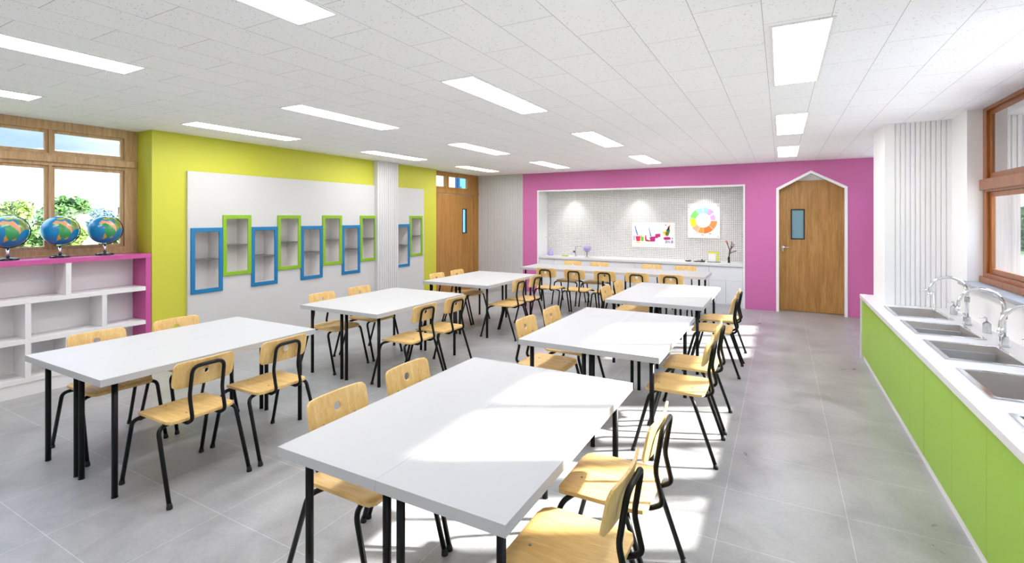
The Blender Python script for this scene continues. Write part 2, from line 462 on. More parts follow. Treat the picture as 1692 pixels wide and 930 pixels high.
# ---- left door with transom window
dr = MB()
XD = -6.45
dr.plate('x', XD - 0.06, XD, 8.20, YB, 0, C, [(8.34, 9.90, 0, 2.22), (8.34, 8.76, 2.37, 2.60), (8.87, 9.62, 2.37, 2.60)])
d1 = struct(dr.build('door_1', M['door_wood_left'], bevel=0.003), 'oak door with a narrow window and transom lights at the end of the lime wall', 'door')
for (a, b) in ((8.34, 8.76), (8.87, 9.62)):
    MB().plate('x', XD, XD + 0.012, a - 0.03, b + 0.03, 2.34, 2.63, [(a, b, 2.37, 2.60)]).build('transom_frame', M['door_wood_left'], d1, bevel=0.003)
    MB().add([(XD - 0.03, a, 2.37), (XD - 0.03, b, 2.37), (XD - 0.03, b, 2.60), (XD - 0.03, a, 2.60)], [(0, 1, 2, 3)]).build('pane', M['glass'], d1)
MB().box(XD, XD + 0.025, 8.24, YB - 0.02, 2.23, 2.31).build('rail', M['door_wood_left'], d1, bevel=0.004)
lf = MB().plate('x', XD - 0.05, XD - 0.01, 8.345, 9.895, 0.005, 2.215, [(9.42, 9.60, 1.33, 1.90)]).build('door_leaf', M['door_wood_left'], d1)
MB().plate('x', XD - 0.045, XD - 0.004, 9.42, 9.60, 1.33, 1.90, [(9.44, 9.58, 1.35, 1.88)]).build('window_frame', M['frame_dark'], lf)
MB().add([(XD - 0.03, 9.44, 1.35), (XD - 0.03, 9.58, 1.35), (XD - 0.03, 9.58, 1.88), (XD - 0.03, 9.44, 1.88)], [(0, 1, 2, 3)]).build('pane', M['glass'], lf)
tag(MB().box(-7.30, -7.22, 10.42, 12.6, -0.3, 3.2).box(-7.36, -7.30, 10.40, 12.6, -0.3, 3.26).build('panel', M['blue_ext']),
    'blue panel standing outside, seen through the left door glass', 'panel')

# ---- back wall
fl = flute_poly(-6.52, -5.24, 0.05, 0.042, 0.012, 0.012)
struct(MB().prism([(u, YB + 0.05 - d) for u, d in fl], 'z', 0, C).build('trim_4', M['flute_grey']), 'white fluted wall section in the back left corner', 'wall panel')
struct(MB().box(-6.56, -5.24, YB + 0.05, YB + 0.12, 0, C).build('wall_back_left', M['white_wall']), 'white wall behind the fluted section', 'wall')
NX0, NX1, NZ0, NZ1 = -4.85, -0.595, 0.0, 2.30
w = MB()
w.plate('y', YB, YB + 0.05, -5.24, 1.75, 0, C, [(NX0, NX1, 0, NZ1), (-0.05, 0.98, 0, 2.50)])
for a, b in ((-0.05, 0.465), (0.98, 0.465)):
    w.prism([(a, 2.21), (b, 2.50), (a, 2.50)], 'y', YB, YB + 0.05)
struct(w.build('wall_back', M['pink']), 'pink painted back wall', 'wall')
# niche lining and mosaic
w = MB()
w.box(NX0 - 0.03, NX0, YB + 0.05, 10.60, 0, NZ1 + 0.03); w.box(NX1, NX1 + 0.03, YB + 0.05, 10.60, 0, NZ1 + 0.03)
w.box(NX0, NX1, YB + 0.05, 10.60, NZ1, NZ1 + 0.03)
t = 0.03
w.box(NX0 - 0.012, NX0 + 0.018, YB - 0.015, YB + 0.05, 0, NZ1 + 0.012)
w.box(NX1 - 0.018, NX1 + 0.012, YB - 0.015, YB + 0.05, 0, NZ1 + 0.012)
w.box(NX0 + 0.018, NX1 - 0.018, YB - 0.015, YB + 0.05, NZ1 - 0.018, NZ1 + 0.012)
struct(w.build('trim_5', M['white_trim']), 'white lining of the niche in the pink wall', 'trim')
struct(MB().box(NX0 - 0.03, NX1 + 0.03, 10.60, 10.66, 0, NZ1 + 0.03).build('wall_niche', M['mosaic']), 'small square grey white mosaic in the niche', 'wall')
# niche downlights
for x in (-4.15, -2.66, -1.37):
    e = empty('downlight', (x, 10.38, NZ1))
    tag(e, {-4.15: 'small round downlight in the niche top, left one above the lilac goblet', -2.66: 'small round downlight in the niche top above the watercolour poster',
            -1.37: 'small round downlight in the niche top above the colour wheel poster'}[x], 'light', 'downlights in the niche')
    MB().lathe([(0.030, 0.0), (0.042, 0.0), (0.042, -0.008), (0.030, -0.008), (0.030, 0.0)], n=20).build('trim_ring', M['white_trim'], e)
    MB().lathe([(0.001, -0.002), (0.029, -0.002), (0.029, -0.004), (0.001, -0.004)], n=20).build('lens', M['spot_lens'], e)
    ld = bpy.data.lights.new('downlight_lamp', 'SPOT'); ld.energy = 18; ld.spot_size = math.radians(98); ld.spot_blend = 1.0; ld.shadow_soft_size = 0.03
    ld.color = (1, 0.97, 0.93)
    lo = bpy.data.objects.new('downlight_lamp', ld); COL.objects.link(lo); lo.parent = e
    lo.location = (0, 0, -0.02); lo.rotation_euler = (0, 0, 0)

# niche cabinets and worktop
bounds = [-4.83, -4.46, -3.85, -3.25, -2.64, -2.49, -1.84, -1.21, -0.615]
names = ['leftmost, narrow white base cabinet under the niche worktop', 'white base cabinet under the niche worktop below the goblet', 'white base cabinet under the niche worktop, third from left',
         'white base cabinet under the niche worktop, fourth from left', 'very narrow white filler cabinet under the niche worktop', 'white base cabinet under the niche worktop, below the watercolour poster',
         'white base cabinet under the niche worktop, below the dark tools', 'rightmost white two-door base cabinet under the niche worktop']
for i in range(8):
    a, b = bounds[i] , bounds[i + 1]
    e = tag(empty('base_cabinet', ((a + b) / 2, YB + 0.03, 0)), names[i], 'cabinet', 'white base cabinets in the niche')
    h = (b - a) / 2
    MB().box(-h + 0.001, h - 0.001, 0.012, 0.46, 0.0, 0.765).build('body', M['white_cab'], e)
    if i == 7:
        MB().box(-h + 0.003, -0.002, -0.008, 0.012, 0.05, 0.50).build('door', M['white_cab'], e, bevel=0.002)
        MB().box(0.002, h - 0.003, -0.008, 0.012, 0.05, 0.50).build('door', M['white_cab'], e, bevel=0.002)
        MB().box(-h + 0.003, h - 0.003, -0.008, 0.012, 0.502, 0.765).build('drawer_front', M['white_cab'], e, bevel=0.002)
    else:
        MB().box(-h + 0.003, h - 0.003, -0.008, 0.012, 0.05, 0.765).build('door', M['white_cab'], e, bevel=0.002)
tag(MB().box(NX0 + 0.02, NX1 - 0.02, YB - 0.005, 10.60, 0.77, 0.82).build('worktop', M['counter'], bevel=0.004), 'long white worktop running across the niche', 'worktop')

# ---- right door with pointed opening
w = MB()
Yd = YB + 0.17
A, B, ZS, ZA = -0.05, 0.98, 2.21, 2.50
mid = (A + B) / 2
def arch(o): return [(A - o, 0), (A - o, ZS + o * 0.6), (mid, ZA + o * 1.1), (B + o, ZS + o * 0.6), (B + o, 0)]
ou, inn = arch(0.022), arch(-0.022)
Y0, Y1 = YB - 0.02, YB + 0.05
V = []
for y in (Y0, Y1):
    V += [(x, y, z) for x, z in ou] + [(x, y, z) for x, z in inn]
F = []
for k in range(4):
    F += [(k, k + 1, 5 + k + 1, 5 + k), (10 + k, 10 + k + 1, 15 + k + 1, 15 + k), (k, k + 1, 10 + k + 1, 10 + k), (5 + k, 5 + k + 1, 15 + k + 1, 15 + k)]
F += [(0, 5, 15, 10), (4, 9, 19, 14)]
w.add(V, F)
r2 = arch(-0.012); r3 = arch(0.03)
V = [(x, y, z) for y in (YB + 0.05, Yd + 0.06) for x, z in r2] + [(x, y, z) for y in (YB + 0.05, Yd + 0.06) for x, z in r3]
F = []
for k in range(4):
    F += [(k, k + 1, 5 + k + 1, 5 + k), (10 + k, 11 + k, 16 + k, 15 + k), (k, k + 1, 11 + k, 10 + k), (5 + k, 6 + k, 16 + k, 15 + k)]
w.add(V, F)
struct(w.build('trim_6', M['white_trim']), 'white pointed casing round the right door', 'trim')
struct(MB().box(A - 0.1, B + 0.1, Yd + 0.05, Yd + 0.09, 0, 2.6).build('wall_behind_door', M['white_trim']), 'white lining behind the right door', 'wall')
d2 = MB().plate('y', Yd, Yd + 0.045, A + 0.012, B - 0.012, 0.006, 2.36, [(0.16, 0.38, 1.30, 1.85)])
d2 = struct(d2.build('door_2', M['door_wood'], bevel=0.002), 'oak veneer door under a pointed arch in the pink wall', 'door')
MB().plate('y', Yd - 0.006, Yd + 0.045, 0.16, 0.38, 1.30, 1.85, [(0.18, 0.36, 1.32, 1.83)]).build('window_frame', M['frame_dark'], d2)
MB().box(0.18, 0.36, Yd + 0.015, Yd + 0.022, 1.32, 1.83).build('pane', M['frost'], d2)
hd = MB().tube(fillet([(0.035, Yd, 1.155), (0.035, Yd - 0.05, 1.155), (0.14, Yd - 0.05, 1.155)], 0.012), 0.008, 10)
hd.prism([(0.035 + 0.026 * math.cos(a * PI / 10), 1.155 + 0.026 * math.sin(a * PI / 10)) for a in range(20)], 'y', Yd - 0.010, Yd)
hd.box(0.025, 0.045, Yd - 0.008, Yd, 1.08, 1.13)
hd.build('door_handle', M['chrome'], d2)

# ---- right wall: pillar, windows
WX = 1.87
w = MB()
w.plate('x', XR, WX, YF, YB + 0.6, 0, C, [(3.05, 6.08, 1.10, C), (7.45, 9.85, 1.10, C), (-1.2, 2.35, 1.10, C)])
struct(w.build('wall_right', M['white_wall']), 'white right wall with window reveals', 'wall')
# pillar
pl = flute_poly(1.03, 1.53, 0.06, 0.040, 0.011, 0.014)
w = MB(); w.prism([(u, 6.61 - d) for u, d in pl], 'z', 0, C)
w.box(0.98, 1.03, 6.55, 7.27, 0, C); w.box(1.03, XR, 6.61, 7.27, 0, C)
struct(w.build('trim_7', M['white_flute']), 'white fluted pillar beside the sink counter', 'pillar')
def rpanes(segs):
    out = []
    for a, b in segs: out += [(a, b, 1.24, 1.885), (a, b, 2.10, 2.625)]
    return out
window_wall('window_2', 1.64, 1.70, 3.05, 6.08, 1.105, C, rpanes([(5.17, 5.945), (4.58, 5.05)]) + [(3.80, 4.32, 1.24, 2.625), (3.14, 3.68, 1.24, 2.625)], M['win_wood_h'], -1,
            'brown stained wooden window above the sinks', sash=0.045, rail=[(1.95, 2.045, 4.47, 6.06), (1.105, 1.16)])
window_wall('window_3', 1.64, 1.70, 7.45, 9.85, 1.105, C, rpanes([(9.05, 9.73), (8.3, 8.93), (7.56, 8.18)]), M['win_wood_h'], -1,
            'brown stained wooden window behind the fluted pillar', rail=[(1.95, 2.045), (1.105, 1.16)])
window_wall('window_4', 1.64, 1.70, -1.2, 2.35, 1.105, C, rpanes([(1.45, 2.25), (0.5, 1.33), (-0.4, 0.4), (-1.1, -0.52)]), M['win_wood_h'], -1,
            'brown stained wooden window nearest the camera', rail=[(1.95, 2.045), (1.105, 1.16)])
for k, (a, b) in enumerate(((3.05, 6.08), (7.45, 9.85), (-1.2, 2.35))):
    struct(MB().box(1.47, 1.64, a - 0.03, b + 0.03, 1.072, 1.104).build('trim_%d' % (8 + k), M['sill'], bevel=0.003), 'grey stone window sill', 'sill')
struct(MB().box(-6.76, 2.0, YF - 0.1, YF, 0, C).build('wall_front', M['white_wall']), 'white front wall behind the camera', 'wall')
struct(MB().box(1.87, 1.89, 6.062, 7.45, -0.3, 3.0).box(1.712, 1.87, 6.062, 6.0795, 1.11, 2.699).build('wall_outside_pier', M['render_ext']), 'beige weathered pier outside the right window', 'wall')

# ------------------------------------------------------------------ sink counter
CX0, CT = 0.84, 0.77
sink_y = [6.08, 5.28, 4.48, 3.68, 2.88, 2.08, 1.28]
sw = 0.29
w = MB()
w.plate('z', CT - 0.045, CT, CX0, XR, -2.55, 7.25, [(0.975, XR + 1, 6.545, 8)] + [(0.958, 1.362, y - sw + 0.02, y + sw - 0.02) for y in sink_y])
tag(w.build('countertop', M['counter'], bevel=0.003), 'long white countertop holding the row of sinks', 'worktop')
struct(MB().box(0.872, 0.89, -2.55, 7.20, 0, 0.06).build('baseboard_right', M['white_trim']), 'white plinth under the green cabinets', 'baseboard')
tag(MB().box(CX0 + 0.005, 0.975, 7.225, 7.25, 0, CT - 0.045).build('end_panel', M['counter'], bevel=0.002), 'white end panel closing the far end of the sink counter', 'panel')
cb = [7.22, 6.45, 5.51, 4.73, 4.30, 3.14, 2.0, 0.9, -0.2, -1.4, -2.55]
mids = [None, 6.0, 5.1, None, 3.68, 2.57, 1.45, 0.35, -0.8, -2.0]
gl = ['green cabinet below the counter beside the fluted pillar, farthest one', 'green two-door cabinet below the farthest sink', 'green two-door cabinet below the second sink from the pillar',
      'single-door green cabinet just beyond the dark gap in the fronts', 'green two-door cabinet on the near side of the dark gap', 'green two-door cabinet cut by the right photo edge',
      'green cabinet beyond the photo edge, first', 'green cabinet beyond the photo edge, second', 'green cabinet beyond the photo edge, third', 'green cabinet beyond the photo edge, fourth']
for i in range(8):
    y1, y0 = cb[i], cb[i + 1]
    e = tag(empty('sink_cabinet', (0.86, (y0 + y1) / 2, 0)), gl[i], 'cabinet', 'green cabinets under the sinks'); h = (y1 - y0) / 2
    dx = 0.10 if i == 0 else 0.60
    bd = MB(); bd.box(0.045, dx, -h + 0.002, h - 0.002, 0.062, 0.08); bd.box(0.02, dx, -h + 0.002, -h + 0.016, 0.08, 0.724); bd.box(0.02, dx, h - 0.016, h - 0.002, 0.08, 0.724)
    bd.box(dx - 0.012, dx, -h + 0.016, h - 0.016, 0.08, 0.724)
    bd.build('body', M['white_lam'], e)
    g = 0.0035 if i == 3 else 0.0012
    segs = [(-h + g, h - (0.0035 if i == 4 else 0.0012))]
    if mids[i] is not None:
        c = mids[i] - (y0 + y1) / 2; segs = [(-h + g, c - 0.001), (c + 0.001, h - (0.0035 if i == 4 else 0.0012))]
    for a, b in segs:
        MB().box(0.0, 0.018, a, b, 0.066, 0.722).build('door', M['green'], e, bevel=0.001)
sl = ['steel sink beside the fluted pillar, farthest of the row', 'second steel sink from the fluted pillar', 'third steel sink from the pillar, beside the big clear faucet',
      'fourth steel sink from the pillar, cut by the right photo edge', 'nearest steel sink, only its corner in the photo']
proto = None
for i, y in enumerate(sink_y[:5]):
    if proto is None:
        e = empty('sink', (1.16, y, CT))
        MB().plate('z', 0.0005, 0.006, -0.215, 0.215, -sw, sw, [(-0.185, 0.185, -sw + 0.03, sw - 0.03)]).build('rim', M['chrome'], e, bevel=0.002)
        x0, x1, a, b, D = -0.19, 0.19, -sw + 0.026, sw - 0.026, 0.19
        t = MB(); q = 0.02
        top = [(x0, a, 0), (x1, a, 0), (x1, b, 0), (x0, b, 0)]; bot = [(x0 + q, a + q, -D), (x1 - q, a + q, -D), (x1 - q, b - q, -D), (x0 + q, b - q, -D)]
        t.add(top + bot, [(0, 1, 5, 4), (1, 2, 6, 5), (2, 3, 7, 6), (3, 0, 4, 7), (4, 5, 6, 7)])
        bo = t.build('basin', M['steel'], e)
        so = bo.modifiers.new('thick', 'SOLIDIFY'); so.thickness = 0.002; so.offset = 0
        MB().lathe([(0.001, -D + 0.002), (0.04, -D + 0.002), (0.042, -D + 0.006), (0.001, -D + 0.004)], n=20).build('drain', M['chrome'], e)
        proto = e
    else:
        e = copy_tree(proto); e.location = (1.16, y, CT)
    tag(e, sl[i], 'sink', 'steel sinks in the counter')

proto = None
for i, y in enumerate([5.60, 4.80, 4.0, 3.2]):
    if proto is None:
        e = empty('faucet', (1.41, y, CT))
        MB().box(-0.022, 0.022, -0.022, 0.022, 0, 0.075).box(-0.028, 0.028, -0.028, 0.028, 0, 0.012).build('base', M['chrome'], e, bevel=0.005)
        arc = [(0, 0, 0.06), (0, 0, 0.28)]
        for k in range(1, 19):
            a = PI * k / 18; arc.append((-0.125 + 0.125 * math.cos(a), 0, 0.28 + 0.125 * math.sin(a)))
        arc.append((-0.252, 0, 0.255))
        MB().tube(arc, 0.0125, 12).build('spout', M['chrome'], e)
        MB().tube([(-0.252, 0, 0.262), (-0.253, 0, 0.235)], 0.015, 12).build('aerator', M['chrome'], e)
        MB().tube(fillet([(0, 0.02, 0.05), (0, 0.06, 0.052), (0.0, 0.085, 0.085)], 0.02), 0.009, 10).build('lever', M['clear'], e)
        MB().tube([(0, -0.0, 0.20), (0, 0, 0.245)], 0.019, 12).build('collar', M['clear'], e)
        proto = e
    else:
        e = copy_tree(proto); e.location = (1.41, y, CT)
    tag(e, ['gooseneck chrome faucet between the farthest and second sink', 'gooseneck chrome faucet between the second and third sink, tallest in view',
            'gooseneck chrome faucet at the right photo edge', 'gooseneck chrome faucet beyond the right photo edge'][i], 'faucet', 'gooseneck faucets along the counter')
proto = None
for i, (x, y) in enumerate([(1.45, 6.14), (1.455, 5.30), (1.455, 4.50)]):
    if proto is None:
        e = empty('soap_dispenser', (x, y, CT))
        MB().lathe([(0.001, 0), (0.026, 0), (0.028, 0.01), (0.026, 0.075), (0.012, 0.09), (0.001, 0.09)], n=16).build('bottle', M['clear'], e)
        MB().tube(fillet([(0, 0, 0.088), (0, 0, 0.125), (-0.045, 0, 0.12)], 0.01), 0.006, 8).build('pump', M['chrome'], e)
        proto = e
    else:
        e = copy_tree(proto); e.location = (x, y, CT)
    tag(e, ['clear pump soap dispenser beside the farthest sink, before the fluted pillar', 'clear pump soap dispenser between the first two faucets', 'clear pump soap dispenser beside the third sink'][i], 'soap dispenser', 'soap dispensers by the wall')
e = tag(empty('tap', (1.36, 6.40, CT)), 'thin chrome pillar tap at the far end by the fluted pillar', 'tap')
MB().lathe([(0.001, 0), (0.02, 0), (0.02, 0.01), (0.009, 0.02), (0.008, 0.19), (0.001, 0.19)], n=14).build('stem', M['chrome'], e)
MB().tube(fillet([(0, 0, 0.17), (-0.03, 0, 0.20), (-0.09, 0, 0.19)], 0.02), 0.007, 8).build('spout', M['chrome'], e)

# ------------------------------------------------------------------ bookcase and globes
e = tag(empty('bookcase', (XL, 0, 0)), 'white open bookcase with magenta top and side under the left window', 'bookcase')
bx = -0.30
MB().box(bx, 0.0, 0.12, 2.945, 1.24, 1.29).build('top_board', M['magenta'], e, bevel=0.002)
MB().box(bx, 0.0, 2.89, 2.945, 0.0, 1.24).build('side_panel', M['magenta'], e, bevel=0.002)
MB().box(bx, 0.0, 0.12, 0.17, 0.0, 1.24).build('side_panel', M['magenta'], e, bevel=0.002)
for z in (0.875, 0.495, 0.125):
    MB().box(bx + 0.01, -0.001, 0.17, 2.89, z, z + 0.045).build('shelf', M['white_shelf'], e, bevel=0.0015)
MB().box(bx + 0.01, -0.01, 0.17, 2.89, 0, 0.125).build('plinth', M['white_shelf'], e)
MB().box(bx, bx + 0.01, 0.17, 2.89, 0.125, 1.24).build('back_panel', M['white_shelf'], e)
for z0, z1, ys in ((0.92, 1.24, (2.205, 1.50, 0.80)), (0.54, 0.875, (2.505, 1.90, 1.20, 0.5)), (0.17, 0.495, (2.205, 1.90, 0.9))):
    for y in ys:
        MB().box(bx + 0.01, -0.002, y - 0.022, y + 0.022, z0, z1).build('divider', M['white_shelf'], e, bevel=0.0015)

def inpoly(x, y, P):
    c = False; j = len(P) - 1
    for i in range(len(P)):
        if (P[i][1] > y) != (P[j][1] > y) and x < (P[j][0] - P[i][0]) * (y - P[i][1]) / (P[j][1] - P[i][1]) + P[i][0]: c = not c
        j = i
    return c
def gn(pts): return [((x - 410) / 335.0, (430 - y) / 260.0) for x, y in pts]
LANDS = [  # (polygon, material index) in order of priority
    (gn([(360, 605), (366, 540), (400, 490), (432, 560), (400, 590)]), 3),
    (gn([(480, 580), (545, 535), (550, 560), (515, 585)]), 3),
    (gn([(288, 300), (340, 248), (450, 265), (500, 248), (560, 300), (600, 350), (628, 440), (606, 478), (590, 430), (530, 372), (450, 318), (400, 300), (330, 318)]), 2),
    (gn([(288, 300), (340, 250), (450, 265), (500, 250), (560, 300), (600, 340), (628, 445), (570, 530), (545, 575), (500, 582), (470, 558), (430, 585), (370, 602), (358, 570), (392, 480), (404, 400), (380, 350), (330, 356), (292, 330)]), 1),
    (gn([(700, 320), (738, 385), (720, 410), (690, 370)]), 3),
    (gn([(580, 262), (600, 215), (660, 250), (716, 330), (706, 380), (655, 430), (622, 436), (602, 340)]), 4),
    (gn([(356, 210), (480, 193), (500, 225), (420, 238), (360, 230)]), 5),
    (gn([(500, 200), (590, 200), (640, 230), (600, 262), (540, 240), (490, 232)]), 4),
]
GM = [mat('globe_ocean', rgb(0, 120, 175), 0.3, coat=0.3), mat('globe_green', rgb(50, 140, 80), 0.3, coat=0.3), mat('globe_desert', rgb(210, 150, 110), 0.3, coat=0.3),
      mat('globe_orange', rgb(205, 145, 40), 0.3, coat=0.3), mat('globe_olive', rgb(110, 140, 60), 0.3, coat=0.3), mat('globe_yellow', rgb(180, 180, 40), 0.3, coat=0.3)]
R = 0.148
view = Vector((6.43, -2.19, 0)).normalized()   # from globe towards the room
right = Vector((-view.y, view.x, 0))           # to the right of somebody looking at it
up = Vector((0, 0, 1))
proto = None
for i, y in enumerate([2.565, 2.185, 1.80]):
    if proto is None:
        e = empty('globe', (-6.45, y, 1.29))
        cz = 0.275
        mb = MB(); nu, nv = 150, 90; V = []; F = []; MI = []
        for a in range(nv + 1):
            th = PI * a / nv
            for b in range(nu):
                ph = 2 * PI * b / nu; V.append((R * math.sin(th) * math.cos(ph), R * math.sin(th) * math.sin(ph), R * math.cos(th)))
        for a in range(nv):
            for b in range(nu):
                F.append((a * nu + b, (a + 1) * nu + b, (a + 1) * nu + (b + 1) % nu, a * nu + (b + 1) % nu))
        mb.add(V, F, 0, True)
        for k, f in enumerate(F):
            c = sum((Vector(V[j]) for j in f), Vector()) / 4 / R
            u, v, wv = c.dot(right), c.dot(up), c.dot(view)
            mi = 0
            jx = 0.02 * noise.noise(c * 9); jy = 0.02 * noise.noise(c * 9 + Vector((5, 5, 5)))
            if wv > 0:
                for P, m_ in LANDS:
                    if inpoly(u + jx, v + jy, P): mi = m_; break
            else:  # far side of the printed map: broad invented coasts
                q = noise.noise(c * 1.6 + Vector((3, 1, 2))) + 0.4 * noise.noise(c * 4)
                if q > 0.22: mi = 1 if q < 0.38 else 2
            mb.m[k] = mi
        so = mb.build('ball', GM, e); so.location = (0, 0, cz)
        MB().lathe([(0.001, 0), (0.078, 0), (0.082, 0.008), (0.070, 0.020), (0.025, 0.028), (0.001, 0.028)], n=36).build('base', M['black_gloss'], e)
        MB().lathe([(0.001, 0.026), (0.014, 0.026), (0.012, cz - R - 0.008), (0.001, cz - R - 0.008)], n=16).build('stem', M['chrome'], e)
        arc = []
        for k in range(33):
            a = math.radians(66 - 176 * k / 32); rr = R * 1.055
            p = right * (rr * math.cos(a)) + up * (rr * math.sin(a)); arc.append((p.x, p.y, p.z + cz))
        MB().tube(arc, 0.0045, 8).build('meridian_arm', M['black_gloss'], e)
        arc = []
        for k in range(17):
            a = math.radians(-115 + 55 * k / 16); rr = R * 1.085
            p = right * (rr * math.cos(a)) + up * (rr * math.sin(a)); arc.append((p.x, p.y, p.z + cz))
        MB().tube(arc, 0.003, 8).build('support_ring', M['gold'], e)
        proto = e
    else:
        e = copy_tree(proto); e.location = (-6.45, y, 1.29)
    tag(e, ['desk globe on the bookcase nearest the lime wall, rightmost of three', 'middle desk globe of the three on the bookcase', 'desk globe on the bookcase cut by the left photo edge'][i], 'globe', 'desk globes on the bookcase')

# ------------------------------------------------------------------ display niches
for i, (y0, y1, z0, z1, blue) in enumerate(niches):
    e = empty('display_cabinet', (XL + 0.03, (y0 + y1) / 2, z0)); hh = (y1 - y0) / 2; H = z1 - z0
    clip = 0.0
    col = 'blue' if blue else 'green'
    pos = ['leftmost of the row', 'first of its colour from the left', 'second blue from the left', 'second green from the left', 'third blue from the left', 'third green from the left',
           'last blue before the fluted pilaster', 'touching the fluted pilaster on its left', 'just right of the fluted pilaster', 'farthest, rightmost of the row'][i]
    tag(e, '%s framed recessed wall cabinet with one shelf, %s' % (col, pos), 'display cabinet', 'recessed cabinets in the white display panel')
    t = 0.05
    a = -hh + 0.001; b = hh - 0.001
    MB().plate('x', 0.0005, 0.018, a, b, 0, H, [(-hh + t, hh - t, t, H - t)]).build('frame', M['blue_frame'] if blue else M['green_frame'], e, bevel=0.003)
    a, b = -hh + 0.014, hh - 0.014; D = -0.275
    c = MB(); c.box(D, D + 0.01, a, b, 0.014, H - 0.014)
    c.box(D + 0.01, 0.0, a, a + 0.012, 0.014, H - 0.014); c.box(D + 0.01, 0.0, b - 0.012, b, 0.014, H - 0.014)
    c.box(D + 0.01, 0.0, a + 0.012, b - 0.012, 0.014, 0.026); c.box(D + 0.01, 0.0, a + 0.012, b - 0.012, H - 0.026, H - 0.014)
    c.build('case', M['niche_in'], e)
    MB().box(D + 0.01, -0.02, a + 0.012, b - 0.012, H / 2 - 0.004, H / 2 + 0.004).build('shelf', M['grey_tray'], e)

# ------------------------------------------------------------------ tables
def table(x0, x1, y0, y1, label, group, outer=0):
    """one narrow table; legs inset"""
    e = tag(empty('table', ((x0 + x1) / 2, (y0 + y1) / 2, 0)), label, 'table', group)
    hx, hy = (x1 - x0) / 2 - 0.0004, (y1 - y0) / 2 - 0.0004
    MB().box(-hx, hx, -hy, hy, 0.708, 0.75).build('tabletop', M['white_lam'], e, bevel=0.001)
    alongx = hx > hy
    for sx in (-1, 1):
        for sy in (-1, 1):
            ix, iy = (0.10, 0.07) if alongx else (0.072 if sx == outer else 0.034, 0.10)
            x, y = sx * (hx - ix), sy * (hy - iy)
            lg = MB().tube([(x, y, 0.004), (x, y, 0.708)], 0.0165, 14)
            lg.box(x - 0.03, x + 0.03, y - 0.03, y + 0.03, 0.702, 0.7079)
            lo = lg.build('leg', M['black'], e)
            MB().tube([(x, y, 0.0), (x, y, 0.006)], 0.0175, 14).build('foot', M['rubber'], lo)
    return e
TB = [(-1.83, -0.745, 1.32, 2.81, 'front table', 'nearest table, sunlit, right of centre'), (-1.80, -0.72, 3.39, 4.95, 'second table', 'second table from the front in the right row'),
      (-1.79, -0.72, 5.53, 7.22, 'third table', 'third table from the front in the right row'), (-4.57, -3.475, 1.36, 2.87, 'bookcase table', 'table beside the bookcase at left'),
      (-4.58, -3.46, 3.58, 5.08, 'middle left table', 'middle table of the left row'), (-4.70, -3.56, 5.81, 7.38, 'far left table', 'farthest table of the left row, near the oak door')]
for (x0, x1, y0, y1, nm, desc) in TB:
    xm = (x0 + x1) / 2
    table(x0, xm, y0, y1, 'left half of the white %s' % desc, 'narrow white tables pushed together in pairs', -1)
    table(xm, x1, y0, y1, 'right half of the white %s' % desc, 'narrow white tables pushed together in pairs', 1)
for k, (a, b) in enumerate(((-4.38, -2.65), (-2.65, -1.05))):
    table(a, b, 8.30, 9.16, ['left', 'right'][k] + ' half of the long white table before the niche', 'white tables in a line before the niche')

